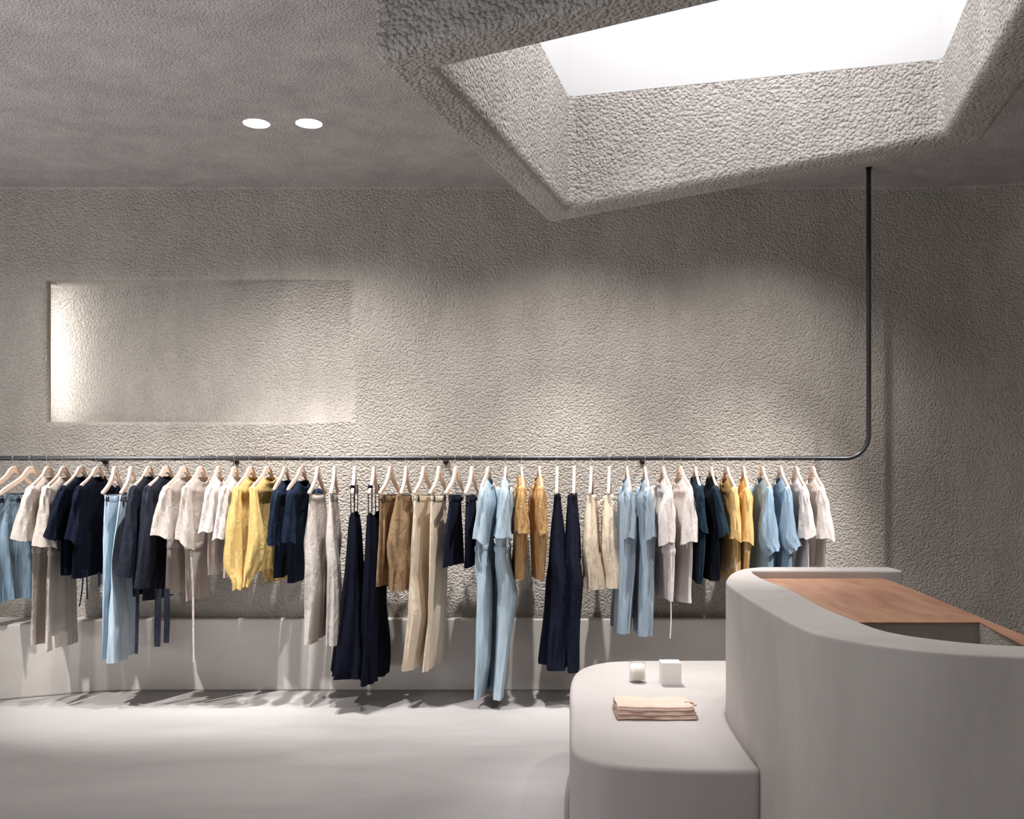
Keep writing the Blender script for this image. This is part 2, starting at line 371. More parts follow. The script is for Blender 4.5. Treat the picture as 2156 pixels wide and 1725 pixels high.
# ---------------- counter ----------------
ZT = .99
of = [(1601, 1194), (1565, 1198), (1542, 1206), (1531, 1217), (1530, 1227), (1556, 1247), (1612, 1281), (1690, 1322), (1752, 1340), (1852, 1358), (1995, 1374), (2153, 1383), (2420, 1392)]
inn = [(1616, 1208), (1606, 1212), (1606, 1218), (1669, 1243), (1732, 1277), (1814, 1311), (1886, 1333), (2017, 1351), (2156, 1360), (2430, 1369)]
Po = [unp(x, y, ZT) for x, y in of]; Pi = [unp(x, y, ZT) for x, y in inn]
BO, BI = Po[0].y, Po[0].y-.17
Pi[0].y = BI; Pi[1].y = BI-.03
xe = unp(1880, 1196, ZT).x
oo = catmull(Po, 6); ii = catmull(Pi, 6)
outl = [(xe, BO)]+[(v.x, v.y) for v in oo]+[(v.x, v.y) for v in reversed(ii)]+[(xe, BI)]
ct = empty('counter', (1.2, 3.4, 0), 'curved grey plaster sales counter with rounded rim and inset wooden worktop', 'counter')
V, Fc = prism(outl, 0, ZT); o = mesh_obj('counter_wall', V, Fc, M_counter, ct, smooth=True); fixn(o); bevel(o, .032, 5, 50)
m = o.modifiers.new('wn', 'WEIGHTED_NORMAL')
ZWD = .955
wd = [unp(1814, 1311, ZWD), unp(2063, 1311, ZWD), unp(2156, 1360, ZWD), unp(2330, 1440, ZWD), unp(2330, 1412, ZWD), unp(2156, 1338, ZWD), unp(1882, 1225, ZWD)]
wo = [(v.x, v.y) for v in wd]+[(wd[-1].x, BI+.03), (1.03, BI+.03), (.98, 4.1), (.97, 3.6), (.95, 3.2), (.955, wd[0].y)]
V, Fc = prism(wo, ZWD-.004, ZWD); o = mesh_obj('worktop', V, Fc, M_wood, ct, smooth=False); fixn(o); o['label'] = 'reddish brown wooden worktop'
di = [(v.x, v.y+.006) for v in wd[:2]]+[(wd[2].x+.006, wd[2].y), (wd[3].x+.006, wd[3].y), (wd[4].x-.01, wd[4].y), (wd[5].x-.01, wd[5].y), (wd[6].x-.01, wd[6].y), (wd[6].x-.01, BI+.01), (1.04, BI+.01), (1.0, 4.1), (.99, 3.6), (.97, 3.2), (.965, wd[0].y+.006)]
V, Fc = prism(di, 0, ZWD-.0045); o = mesh_obj('desk_base', V, Fc, M_desk, ct, smooth=False); fixn(o); o['label'] = 'speckled grey stucco desk face'
# ---------------- bench ----------------
ZB = .45
bo = [(1700, 1390), (1520, 1390), (1330, 1391), (1262, 1396), (1218, 1410), (1201, 1438), (1200, 1500), (1200, 1556), (1212, 1584), (1262, 1604), (1340, 1613), (1450, 1618), (1585, 1620)]
Pb = [unp(x, y, ZB) for x, y in bo]; Pb[0] = Vector((.83, Pb[1].y, 0))
bb = catmull(Pb, 6); cside = [(v.x+.004, v.y) for v in oo if Pb[-1].y+.01 < v.y < 4.52 and v.x < 1.12 and v.y > 3.2]
outl = [(1.12, Pb[1].y)]+[(v.x, v.y) for v in bb[6:]]+[(cside[-1][0], Pb[-1].y)]+[c for c in reversed(cside)]+[(1.12, 4.53)]
V, Fc = prism(outl, 0, ZB); o = mesh_obj('display_bench', V, Fc, M_bench); fixn(o); bevel(o, .022, 5, 50); o.modifiers.new('wn', 'WEIGHTED_NORMAL')
setp(o, 'low pale grey plaster display bench with rounded corners beside the counter', 'bench')
# candle
c = unp(1342, 1436, ZB); e = empty('candle', (c.x, c.y, ZB), 'white candle in a glass tumbler on the bench, left of white box', 'candle')
def lathe(prof, cx, cy, n=48):
    return loft([[(cx+r*math.cos(2*math.pi*k/n), cy+r*math.sin(2*math.pi*k/n), z) for k in range(n)] for r, z in prof])
R = .0385
mg, nt, p = newmat('candle_glass'); nt.nodes.remove(p)
tr = nd(nt, 'ShaderNodeBsdfTransparent'); tr.inputs[0].default_value = (.97, .975, .97, 1); gl = nd(nt, 'ShaderNodeBsdfGlossy'); gl.inputs['Roughness'].default_value = .05
lw = nd(nt, 'ShaderNodeLayerWeight', Blend=.25); ms = nd(nt, 'ShaderNodeMixShader'); lm = nd(nt, 'ShaderNodeMath', operation='MULTIPLY'); lm.inputs[1].default_value = .3; nt.links.new(lw.outputs['Facing'], lm.inputs[0])
nt.links.new(lm.outputs[0], ms.inputs[0]); nt.links.new(tr.outputs[0], ms.inputs[1]); nt.links.new(gl.outputs[0], ms.inputs[2])
nt.links.new(ms.outputs[0], nt.nodes['Material Output'].inputs['Surface'])
mw = plain('candle_wax', srgb(240, 230, 222), .5)
H = .1
V, Fc = lathe([(0.0001, ZB+.001), (R-.004, ZB+.001), (R, ZB+.004), (R, ZB+H), (R-.0015, ZB+H+.001), (R-.003, ZB+H), (R-.003, ZB+.013), (.0001, ZB+.013)], c.x, c.y); fixn(mesh_obj('glass', V, Fc, mg, e))
V, Fc = lathe([(.0001, ZB+.0135), (R-.0032, ZB+.0135), (R-.0032, ZB+.08), (R-.006, ZB+.079), (.0001, ZB+.079)], c.x, c.y); fixn(mesh_obj('wax', V, Fc, mw, e))
V, Fc = tube([(c.x, c.y, ZB+.078), (c.x, c.y, ZB+.086), (c.x+.001, c.y, ZB+.09)], .0012, 6); mesh_obj('wick', V, Fc, M_label, e)
# box
c = unp(1414, 1445, ZB); mb = plain('white_card', srgb(238, 232, 230), .7)
e = empty('carton_box', (c.x, c.y, ZB), 'small white cardboard carton on the bench, right of glass candle', 'box')
BWd = .045
V, Fc = box(c.x-BWd, c.x+BWd, c.y, c.y+.09, ZB+.0005, ZB+.103); o = mesh_obj('carton', V, Fc, mb, e, smooth=False); bevel(o, .001, 2)
V, Fc = box(c.x-BWd-.0005, c.x+BWd+.0005, c.y-.0005, c.y+.0905, ZB+.103, ZB+.105); o = mesh_obj('lid_flap', V, Fc, mb, e, smooth=False); bevel(o, .0008, 2)
# folded tops
def folded(i, z0, x0, x1, y0, y1, lab):
    # serpentine profile (front view fold) swept along x, ends wavy
    rnd = random.Random(11+i); t = .0052; prof = []
    layers = 3; zc = [z0+t*.5+k*t for k in range(layers)]
    # fold goes: bottom layer back->front, turn, middle front->back, turn, top back->front over
    path = []
    for k in range(layers):
        ya, yb = (y1, y0) if k % 2 == 0 else (y0, y1)
        for q in range(9): path.append((ya+(yb-ya)*q/8, zc[k]))
        if k < layers-1:
            s = -1 if k % 2 == 0 else 1
            for q in range(1, 4):
                a = math.pi*q/4; path.append((yb+s*.0035*math.sin(a), zc[k]+t*(1-math.cos(a))/2))
    nx = 44; top, bot = [], []
    h = t*.44; rings = []
    N = len(path)
    prf = []
    for j, (y, z) in enumerate(path):
        y2, z2 = path[min(j+1, N-1)]; y3, z3 = path[max(j-1, 0)]
        d = Vector((y2-y3, z2-z3)).normalized(); nrm_ = Vector((-d.y, d.x)); prf.append(((y, z), nrm_))
    loopp = [(p[0]+n[0]*h, p[1]+n[1]*h) for p, n in prf]+[(p[0]-n[0]*h, p[1]-n[1]*h) for p, n in reversed(prf)]
    for a in range(nx+1):
        q = a/nx; x = x0+(x1-x0)*q; ring = []
        sag = .006*math.sin(q*5.2+.6+i*.3)*q*(1-q)*2.2
        for (y, z) in loopp:
            yy = (y-y0)/(y1-y0)
            jag = .006*math.sin(yy*9+i*2.1+z*900)*(max(0, q-.8)/.2-max(0, .1-q)/.1*.5)
            ring.append((x+jag-.02*(1-yy)*0, y+.004*math.sin(q*7+i)+.004*math.sin(q*19+i*3)*0.5, z+sag*(.3+.7*(z-ZB)/.045)+.0016*math.sin(q*11+yy*4+i)*((z-ZB)/.045)))
        rings.append(ring)
    V, Fc = loft(rings, cap0=True, cap1=True)
    o = mesh_obj('folded_top', V, Fc, FB['blush'], org=((x0+x1)/2, (y0+y1)/2, z0)); fixn(o)
    setp(o, lab, 'folded clothing', 'folded blush tops on the bench'); return o
fy = unp(1400, 1517, ZB).y
labs = ['folded blush knit top on the bench, bottom of the stack', 'folded blush knit top, middle of the stack on the bench', 'folded blush knit top lying uppermost on the bench stack']
STK = [folded(k, ZB+.0012+k*.0166, .375+.004*k-.001*k*k, .69-.006*k, fy+.004*k, fy+.2-.003*k, labs[k]) for k in range(3)]
V, Fc = tube([(.655, fy+.08, ZB+.0525), (.675, fy+.09, ZB+.0505), (.692, fy+.075, ZB+.05), (.694, fy+.05, ZB+.048), (.676, fy+.035, ZB+.050)], .004, 8)
mesh_obj('neckband', V, Fc, FB['blush'], STK[2])

# ---------------- clothes rail ----------------
RY, RZ, RR = 6.05, ZC+35*6.05/F, .0145
rail = empty('clothes_rail', (0, RY, RZ), 'long black steel clothes rail bending up to the ceiling', 'clothes rail')
xv = (1829-VX)/F*RY; rb = .145
path = [(-4.6, RY, RZ)]+[(-4.6+(xv-rb+4.6)*k/20, RY, RZ) for k in range(1, 20)]
path += [(xv-rb+rb*math.sin(a), RY, RZ+rb*(1-math.cos(a))) for a in [math.pi/2*k/12 for k in range(13)]]+[(xv, RY, RZ+rb+(CZ-RZ-rb)*k/6) for k in range(1, 7)]
V, Fc = tube(path, RR, 20); mesh_obj('pipe', V, Fc, M_black, rail)
V, Fc = lathe([(.001, CZ-.001), (.02, CZ-.001), (.02, CZ-.006), (.015, CZ-.006)], xv, RY); mesh_obj('ceiling_flange', V, Fc, M_black, rail)
for px in (223, 498, 939, 1352):
    x = (px-VX)/F*WY
    a = tube([(x, RY, RZ), (x, RY+.2, RZ-.004), (x, WY-.01, RZ-.012)], .009, 10)
    b = tube([(x, WY-.02, RZ-.013), (x, WY+.002, RZ-.013)], .019, 20); V, Fc = merge(a, b)
    mesh_obj('bracket', V, Fc, M_black, rail)

# ---------------- hangers ----------------
HA = ZC+18*RY/F-RZ      # apex of the wooden part relative to rail centre
def extr(outline, th):
    n = len(outline); V = [(u, -th/2, z) for u, z in outline]+[(u, th/2, z) for u, z in outline]
    return V, [(i, (i+1) % n, n+(i+1) % n, n+i) for i in range(n)]+[tuple(range(n-1, -1, -1)), tuple(range(n, 2*n))]
def sym(top, bot): return [(-u, HA+z) for u, z in reversed(top)]+[(u, HA+z) for u, z in top[1:]]+[(u, HA+z) for u, z in bot]+[(-u, HA+z) for u, z in reversed(bot[:-1])]
def sm(pts): return [(v.x, v.y) for v in catmull([(a, b, 0) for a, b in pts], 4)]
def make_hanger(kind):
    e = empty('clothes_hanger', (0, 0, -50))
    hp = [(0, 0, HA-.01), (0, 0, HA+.012), (.002, 0, -.024)]+[((RR+.0022)*math.cos(a), 0, (RR+.0022)*math.sin(a)) for a in [math.radians(-55+k*15) for k in range(17)]]
    V, Fc = tube(hp, .0016, 6); hk = mesh_obj('hook', V, Fc, M_chrome, None); 
    if kind in 'SW':
        s = 1.0 if kind == 'S' else 1.12
        top = sm([(0, 0), (.022, -.004), (.042, -.022), (.07, -.052), (.12, -.082), (.17, -.108), (.205, -.132), (.212, -.145)])
        bot = sm([(.205, -.155), (.16, -.132), (.11, -.106), (.062, -.08), (.036, -.06), (.018, -.043), (0, -.038)])
        top = [(u*s, z*(1 if kind == 'S' else 1.15)) for u, z in top]; bot = [(u*s, z*(1 if kind == 'S' else 1.15)) for u, z in bot]
        V, Fc = extr(sym(top, bot), .014)
    else:
        top = sm([(0, 0), (.013, -.002), (.024, -.018), (.038, -.055), (.07, -.095), (.115, -.13), (.15, -.15), (.163, -.163)])
        bot = sm([(.152, -.172), (.14, -.168), (.105, -.15), (.055, -.112), (.028, -.085), (.012, -.05), (0, -.04)])
        V, Fc = extr(sym(top, bot), .018)
    fr = mesh_obj('frame', V, Fc, M_hang, None, smooth=False); fixn(fr); bevel(fr, .003, 2)
    parts = [hk, fr]
    if kind in 'CWN':
        zb = HA-.178 if kind in 'CN' else HA-.185
        if kind == 'N': zb += .001
        V, Fc = tube([(-.145, 0, zb+.008), (-.14, 0, zb), (.14, 0, zb), (.145, 0, zb+.008)], .0022, 6); parts.append(mesh_obj('clip_bar', V, Fc, M_chrome, None))
        for s in (() if kind == 'N' else (-1, 1)):
            V, Fc = merge(box(s*.095-.009, s*.095+.009, -.007, .007, zb-.04, zb-.012), tube([(s*.095, -.008, zb-.012), (s*.095, 0, zb+.006), (s*.095, .008, zb-.012)], .003, 6))
            parts.append(mesh_obj('clip', V, Fc, M_clip, None, smooth=False))
        if kind in 'CN':
            for s in (-1, 1):
                V, Fc = box(-.0095, .0095, -.0097, .0097, -.002, .002)
                b = mesh_obj('band', V, Fc, M_band, None, smooth=False)
                Rm = Matrix.Translation((s*.126, 0, HA-.144)) @ Matrix.Rotation(s*math.radians(-52), 4, 'Y')
                # band wraps the arm: scale across it
                for v in b.data.vertices: v.co = Rm @ Vector((v.co.z, v.co.y, v.co.x*1.25))
                parts.append(b)
    for p_ in parts: p_.parent = e; p_.location = (0, 0, 0)
    return e
PROTO = {k: make_hanger(k) for k in 'SCWN'}; USED = set()
def put_hanger(kind, X, phi, label):
    pr = PROTO[kind]
    if kind not in USED: e = pr; USED.add(kind)
    else:
        e = pr.copy(); COL.objects.link(e)
        for ch in list(pr.children):
            c_ = ch.copy(); COL.objects.link(c_); c_.parent = e
    e.location = (X, RY, RZ); e.rotation_euler = (0, 0, phi)
    setp(e, label, 'hanger', 'wooden hangers along the rail'); return e

# ---------------- garments ----------------
def interp(rows, y):
    if y <= rows[0][0]: return rows[0][1:]
    for a, b in zip(rows, rows[1:]):
        if y <= b[0]:
            t = (y-a[0])/(b[0]-a[0]); t2 = t
            return tuple(p+(q-p)*t2 for p, q in zip(a[1:], b[1:]))
    return rows[-1][1:]
class Frame:
    def __init__(s, apx, npx, u):
        s.X = (apx-VX)/F*RY; lo, hi = -1.2, 1.2
        f = lambda th: VX+F*(s.X+u*math.sin(th))/(RY-u*math.cos(th))-npx
        for _ in range(50):
            m = (lo+hi)/2
            if f(m) > 0: hi = m
            else: lo = m
        s.th = max(-.6, min(.6, m)); s.s, s.c = math.sin(s.th), math.cos(s.th)
        s.ku = F*(s.s*RY+s.X*s.c)/RY**2; s.kv = F*(s.c*RY-s.X*s.s)/RY**2; s.apx = apx
    def P(s, u, v, z): return Vector((s.X+u*s.s+v*s.c, RY-u*s.c+v*s.s, z))
    def uv(s, p): dx, dy = p.x-s.X, p.y-RY; return dx*s.s-dy*s.c, dx*s.c+dy*s.s
    def phi(s): return math.atan2(-s.c, s.s)
    def fit(s, xl, xr, a0, bmin=.012, bmax=.085):
        h = (xr-xl)/2; v0 = ((xl+xr)/2-s.apx)/s.kv
        r = h*h-(a0*s.ku)**2
        b = math.sqrt(r)/s.kv if r > 0 else 0
        if b < bmin:
            b = bmin; q = h*h-(b*s.kv)**2; a = math.sqrt(max(q, 0))/max(abs(s.ku), 1e-6); a = max(.6*a0, min(a0, a))
        else: a = a0; b = min(b, bmax)
        return a, b, v0
NR_ = 56
def bodyring(fr, a, b, v0, z, fs, amp, ph, prog, scoop=0, u0=0, back=0, hemw=0, pinch=0, vs=0):
    ring = []
    for k in range(NR_):
        t = 2*math.pi*k/NR_; ct_, st_ = math.cos(t), math.sin(t)
        uu = a*(abs(ct_)**.85)*(1 if ct_ >= 0 else -1); e = abs(st_)**.8*(1 if st_ >= 0 else -1)
        w_ = amp*(math.sin(uu/max(a, .01)*7.3+ph+1.3*math.sin(prog*2.2+ph))+.6*math.sin(uu/max(a, .01)*13.1+ph*2.7+prog*1.6)+.35*math.sin(uu*90+ph*1.3))
        if pinch:
            g = math.exp(-(uu/(a*.2))**2); e *= 1-.96*pinch*g; zz0 = pinch*g*.0
        vv = v0+vs*math.tanh(uu/a*4)+b*e+w_*(.35+.65*abs(st_))*(1 if st_ >= 0 else -.6)
        rd = 2.6*amp*(NZ.noise(Vector((ct_*1.9+ph*5, st_*1.9, z*1.6)))+.55*NZ.noise(Vector((ct_*4.2, st_*4.2+ph*3, z*3.2)))+.25*(.5-abs(math.sin(4*t+ph*1.7+prog*1.5))))
        uu += 1.6*rd*ct_; vv += .7*rd*st_
        zz = z-(scoop*max(0, fs*st_)**1.5+back*max(0, -fs*st_)**1.5)*1.0+hemw*math.sin(uu*22+ph*3)
        ring.append(fr.P(u0+uu, vv, zz))
    return ring
def zpx(y, Y=5.88): return ZC-(y-HY)*Y/F
def sleeve(fr, rings, depth, T, ph, mirror=False):
    # rings of (xl,yl,xr,yr,Tscale) in picture px at the sleeve's distance
    out = []; n = 28; R_ = catmull([Vector((r[0], r[1], 0)) for r in rings], 7); R2 = catmull([Vector((r[2], r[3], 0)) for r in rings], 7)
    N = len(R_)
    for i in range(N):
        q = i/(N-1); A = at(R_[i].x, R_[i].y, depth); B = at(R2[i].x, R2[i].y, depth)
        Cc = (A+B)/2; h = (B-A)/2; Tt = T*(.15+.85*min(1, q*2.0)**.6); ring = []
        for k in range(n):
            t = 2*math.pi*k/n
            wv = .006*q*math.sin(3*t+ph+q*5)+.0045*math.sin(5*t+q*9+ph*2)+.003*math.sin(9*t-q*13+ph)
            hh = h.length; d = h.normalized()
            p = Cc+d*((hh+wv)*math.cos(t))+Vector((0, 1, 0))*((Tt+wv)*math.sin(t))
            p.z += .004*math.sin(2*t+ph)*q-.5*wv
            if mirror:
                u, v = fr.uv(p); p = fr.P(-u, v, p.z)
            ring.append(p)
        out.append(ring)
    return out
def tie(fr, pts, wdt, e, mat, Y=5.86, name='tie'):
    P = catmull([at(x, y, Y) for x, y in pts], 5); V = []; 
    for i, p in enumerate(P):
        tw = .35*math.sin(i*.35); V += [p+Vector((-wdt/2*math.cos(tw), -wdt/2*math.sin(tw), 0)), p+Vector((wdt/2*math.cos(tw), wdt/2*math.sin(tw), 0))]
    Fc = [(2*i, 2*i+1, 2*i+3, 2*i+2) for i in range(len(P)-1)]
    o = mesh_obj(name, V, Fc, mat, e); solid(o, .002); return o
def resamp(rows, n):
    y0, y1 = rows[0][0], rows[-1][0]; return [y0+(y1-y0)*i/(n-1) for i in range(n)]
def top(name, cat, lab, grp, apx, ns, col, rows, cuff=None, sl=None, W=.235, scoop=.045, neck=.072, n_y=1003, amp=.006, legs=None,
        ties=(), band=True, label=False, T=.055, slcol=None, fold=1, hem=0, strap=False, belt=None):
    fr = Frame(apx, ns, .205); mat = FB[col]; hz = zpx(rows[-1][0]); fs = 1 if apx < 1130 else -1; ph = random.uniform(0, 6.28)
    e = empty(name, (fr.X, RY, hz), lab, cat, grp)
    z0 = zpx(n_y, 6.0); R = []
    a1, b1, v1 = fr.fit(*interp(rows, rows[0][0]), W)
    for (a, b, dz, sc) in [(neck, .026, 0, scoop), (neck+.004, .028, .006, scoop*.95), (.1, .024, .02, scoop*.8), (.145, .023, .045, scoop*.5), (.185, .024, .068, scoop*.22), (.208, .026, .084, .06*scoop)]:
        R.append(bodyring(fr, a, b, v1*dz/.09*.5, z0-dz, fs, .001, ph, 0, sc, back=sc*.25))
    zs = z0-.084; ys = resamp(rows, 26); zr0 = zpx(rows[0][0])
    # armpit zone between shoulder tip and first measured row
    for q in (.2, .45, .75):
        a = .208+(a1-.208)*q; b = .026+(b1-.026)*q; R.append(bodyring(fr, a, b, v1*(.5+.5*q), zs+(zr0-zs)*q, fs, .002+amp*.3*q, ph, 0))
    lr = [[], []]
    for i, y in enumerate(ys):
        pq = i/25; a, b, v0 = fr.fit(*interp(rows, y), W if (legs is None or y < legs) else W*.9)
        z = zpx(y)
        pn = 0 if legs is None or y < legs else min(1, (y-legs)/45)
        R.append(bodyring(fr, a, b, v0, z, fs, amp*(.4+.6*pq)*fold, ph, pq, hemw=hem*pq+(.004 if legs is None else .001), pinch=pn, vs=b*.35*pn))
    V, Fc = loft(R); solid(mesh_obj('body', V, Fc, mat, e))
    sg = -1 if ns < apx else 1
    if sl is None and cuff: sl = [cuff]
    if sl:
        ysh = n_y+22
        r0 = (ns+4, ysh-3, ns+9, ysh) if sg < 0 else (ns-9, ysh, ns-4, ysh-3)
        r1 = (ns-1, ysh+3, ns+11, ysh+9) if sg < 0 else (ns-11, ysh+9, ns+1, ysh+3)
        c1 = sl[0]; mid = tuple(r1[j]+(c1[j]-r1[j])*.35 for j in range(4))
        depth = RY-fr.c*(.225)
        rs = [r0, r1, mid]+list(sl)
        sm_ = FB[slcol] if slcol else mat
        for mir in (False, True):
            V, Fc = loft(sleeve(fr, rs, depth, T, ph, mir), cap0=True); solid(mesh_obj('sleeve', V, Fc, sm_, e), .0025)
    if band:
        ring = R[0]; pth = [p+Vector((0, 0, .001)) for p in ring]+[ring[0]]
        V, Fc = tube(pth, .0045, 8, False); mesh_obj('neckband', V, Fc, mat, e)
    if label:
        c_ = fr.P(0, v1*0-fs*.020, z0-.03); w2, h2 = .017, .012
        ux = Vector((fr.s, -fr.c, 0))
        V = [c_-ux*w2+Vector((0, 0, -h2)), c_+ux*w2+Vector((0, 0, -h2)), c_+ux*w2+Vector((0, 0, h2)), c_-ux*w2+Vector((0, 0, h2))]
        solid(mesh_obj('neck_label', V, [(0, 1, 2, 3)], M_label, e, smooth=False), .001)
    if belt:
        yb = belt; rg = []
        for dz, g in ((-.018, .002), (-.006, .005), (.006, .005), (.018, .002)):
            a, b, v0 = fr.fit(*interp(rows, yb), W); rg.append(bodyring(fr, a+g, b+g+.004, v0, zpx(yb)+dz, fs, amp*.7, ph, .4))
        V, Fc = loft(rg); solid(mesh_obj('waist_belt', V, Fc, mat, e), .003)
    for t in ties: tie(fr, t[0], t[1], e, mat)
    put_hanger('S', fr.X, fr.phi(), 'wooden shirt hanger holding the '+lab)
    return e
def bottom(name, cat, lab, grp, apx, ns, col, rows, legs=None, W=.2, Wt=.14, amp=.008, ties=(), waist=True, kind='C', bow=False, hem=0, u=.16):
    fr = Frame(apx, ns, u); mat = FB[col]; hz = zpx(rows[-1][0]); fs = 1 if apx < 1130 else -1; ph = random.uniform(0, 6.28)
    e = empty(name, (fr.X, RY, hz), lab, cat, grp); ys = resamp(rows, 34); R = []; lr = [[], []]
    for i, y in enumerate(ys):
        pq = i/33; Wq = Wt+(W-Wt)*min(1, pq*2.2); a, b, v0 = fr.fit(*interp(rows, y), Wq); z = zpx(y)
        pn = 0 if legs is None or y < legs else min(1, (y-legs)/50)
        R.append(bodyring(fr, a, b, v0, z, fs, amp*(.25+.75*pq), ph, pq, scoop=.012*(1-min(1, pq*5)), hemw=hem*pq, pinch=pn, vs=b*.4*pn))
    V, Fc = loft(R); solid(mesh_obj('legs' if legs else 'skirt_panel', V, Fc, mat, e))
    if waist:
        rg = []
        for dz, g in ((.002, 0), (.001, .003), (-.018, .003), (-.034, .003), (-.035, 0)):
            a, b, v0 = fr.fit(*interp(rows, rows[0][0]-dz*350), Wt); rg.append(bodyring(fr, a+g, b+g, v0, zpx(rows[0][0])+dz, fs, amp*.25, ph, 0, scoop=.012))
        V, Fc = loft(rg); mesh_obj('waistband', V, Fc, mat, e)
    if bow:
        p0 = fr.P(.08, -.02, zpx(1062)); pts = []
        for s in (-1, 1):
            lp = [p0, p0+Vector((s*.02, -.03, .02)), p0+Vector((s*.045, -.04, .004)), p0+Vector((s*.03, -.035, -.018)), p0]
            pts.append(tube(catmull(lp, 6), .007, 8)); pts.append(tube(catmull([p0, p0+Vector((s*.015, -.03, -.04)), p0+Vector((s*.022, -.03, -.08))], 5), .006, 8))
        V, Fc = merge(*pts); mesh_obj('bow', V, Fc, mat, e)
    for t in ties: tie(fr, t[0], t[1], e, mat)
    put_hanger(kind, fr.X, fr.phi(), 'wooden clip hanger holding the '+lab)
    return e
def slip(lab, apx, ns, rows):
    fr = Frame(apx, ns, .17); mat = FB['navy_silk']; ph = random.uniform(0, 6); fs = 1
    e = empty('slip_dress', (fr.X, RY, zpx(rows[-1][0])), lab, 'dress', 'navy slip dresses'); R = []
    for i, y in enumerate(resamp(rows, 40)):
        pq = i/39; W_ = .14+.16*pq; a, b, v0 = fr.fit(*interp(rows, y), W_, bmax=.14)
        R.append(bodyring(fr, a, b, v0, zpx(y), fs, .004+.018*pq*pq, ph, pq*.6, scoop=.05*max(0, 1-pq*9), back=.04*max(0, 1-pq*9), hemw=.008*pq))
    V, Fc = loft(R); solid(mesh_obj('body', V, Fc, mat, e))
    for s in (-1, 1):
        q = [fr.P(s*.118, 0, RZ+HA-.122), fr.P(s*.118, .011, RZ+HA-.128), fr.P(s*.12, .012, RZ+HA-.16), fr.P(s*.12, .01, zpx(rows[0][0])-.008)]
        q2 = [fr.P(s*.118, 0, RZ+HA-.122), fr.P(s*.118, -.011, RZ+HA-.128), fr.P(s*.12, -.012, RZ+HA-.16), fr.P(s*.12, -.01, zpx(rows[0][0])-.008)]
        V, Fc = merge(tube(catmull(q, 4), .0032, 6), tube(catmull(q2, 4), .0032, 6), tube([fr.P(s*.118, -.012, RZ+HA-.124), fr.P(s*.118, .012, RZ+HA-.124)], .009, 10))
        mesh_obj('strap', V, Fc, mat, e)
    put_hanger('N', fr.X, fr.phi(), 'wooden hanger holding the '+lab)

# --- from the left end of the rail ---
bottom('denim_skirt', 'skirt', 'leftmost blue denim skirt, partly out of view', 'blue denim skirts', 30, -28, 'denim_dark', [(1045, -22, 26), (1150, -45, 34), (1270, -42, 38)], kind='W', W=.27, u=.21, amp=.012)
bottom('denim_skirt', 'skirt', 'lighter blue denim skirt just left of the ecru dresses', 'blue denim skirts', 66, 6, 'denim_dark', [(1041, 12, 52), (1100, 3, 66), (1200, 2, 80), (1270, 10, 82)], kind='W', W=.27, u=.21, amp=.012, hem=.008)
EC = 'ecru dresses near the left end'
top('linen_dress', 'dress', 'long ecru linen dress beside the blue denim skirts', EC, 101, 62, 'ecru', [(1060, 70, 128), (1150, 78, 120), (1362, 71, 124)], (22, 1128, 67, 1142), W=.25, belt=1160)
top('linen_dress', 'dress', 'ecru linen dress with hanging tie beside the navy shirts', EC, 134, 95, 'ecru', [(1060, 102, 165), (1150, 104, 158), (1372, 95, 165)], (68, 1144, 116, 1154), W=.25, belt=1165, ties=[([(112, 1340), (114, 1380), (111, 1408)], .016)])
NV = 'short sleeved navy shirts'
top('navy_shirt', 'shirt', 'short sleeved navy shirt next to the long ecru dress', NV, 170, 130, 'navy', [(1060, 132, 205), (1213, 132, 200)], (92, 1122, 124, 1140), W=.25)
top('navy_shirt', 'shirt', 'short sleeved navy shirt with hanging ties next to pale jeans', NV, 205, 164, 'navy', [(1060, 164, 240), (1218, 152, 238)], (140, 1132, 170, 1146), W=.25,
    ties=[([(176, 1200), (174, 1230), (171, 1255), (167, 1278)], .008), ([(183, 1200), (183, 1230), (184, 1262)], .008), ([(209, 1205), (209, 1236)], .012)])
JN = 'pale blue flared jeans'
bottom('jeans', 'trousers', 'pale blue jeans hanging directly right of the navy shirts', JN, 242, 215, 'denim_light', [(1043, 222, 252), (1200, 217, 262), (1392, 214, 262)], legs=1130, W=.2)
bottom('jeans', 'trousers', 'pale blue jeans hanging directly left of the charcoal coats', JN, 276, 254, 'denim_light', [(1043, 254, 284), (1100, 247, 285), (1200, 233, 288), (1300, 226, 290), (1395, 222, 286)], legs=1140, W=.2)
CH = 'long sleeved charcoal coats'
top('charcoal_coat', 'coat', 'charcoal coat with long sleeve beside the pale jeans', CH, 313, 278, 'charcoal', [(1060, 284, 345), (1256, 282, 340)], sl=[(262, 1120, 292, 1122), (244, 1207, 285, 1219)], W=.25, scoop=.03, neck=.08, ties=[([(290, 1240), (289, 1300), (287, 1377)], .02)])
top('charcoal_coat', 'coat', 'charcoal coat with two long hanging ties beside the ecru dresses', CH, 350, 307, 'charcoal', [(1060, 316, 378), (1180, 312, 372), (1268, 304, 364)], sl=[(296, 1120, 328, 1122), (284, 1232, 310, 1240)], W=.25, scoop=.03, neck=.08,
    ties=[([(334, 1240), (332, 1300), (331, 1362)], .038), ([(351, 1240), (352, 1300), (350, 1354)], .034)])
EL = 'belted ecru wrap dresses'
top('wrap_dress', 'dress', 'ecru wrap dress with wide sleeve beside the charcoal coats', EL, 387, 346, 'ecru', [(1060, 352, 414), (1145, 356, 406), (1254, 354, 402)], (313, 1126, 367, 1134), W=.24, belt=1150)
top('wrap_dress', 'dress', 'ecru wrap dress with thin hanging tie beside the white tops', EL, 422, 388, 'ecru', [(1060, 390, 452), (1145, 391, 444), (1268, 394, 442)], (371, 1134, 412, 1158), W=.24, belt=1152, ties=[([(402, 1160), (406, 1240), (407, 1320), (408, 1395)], .012)])
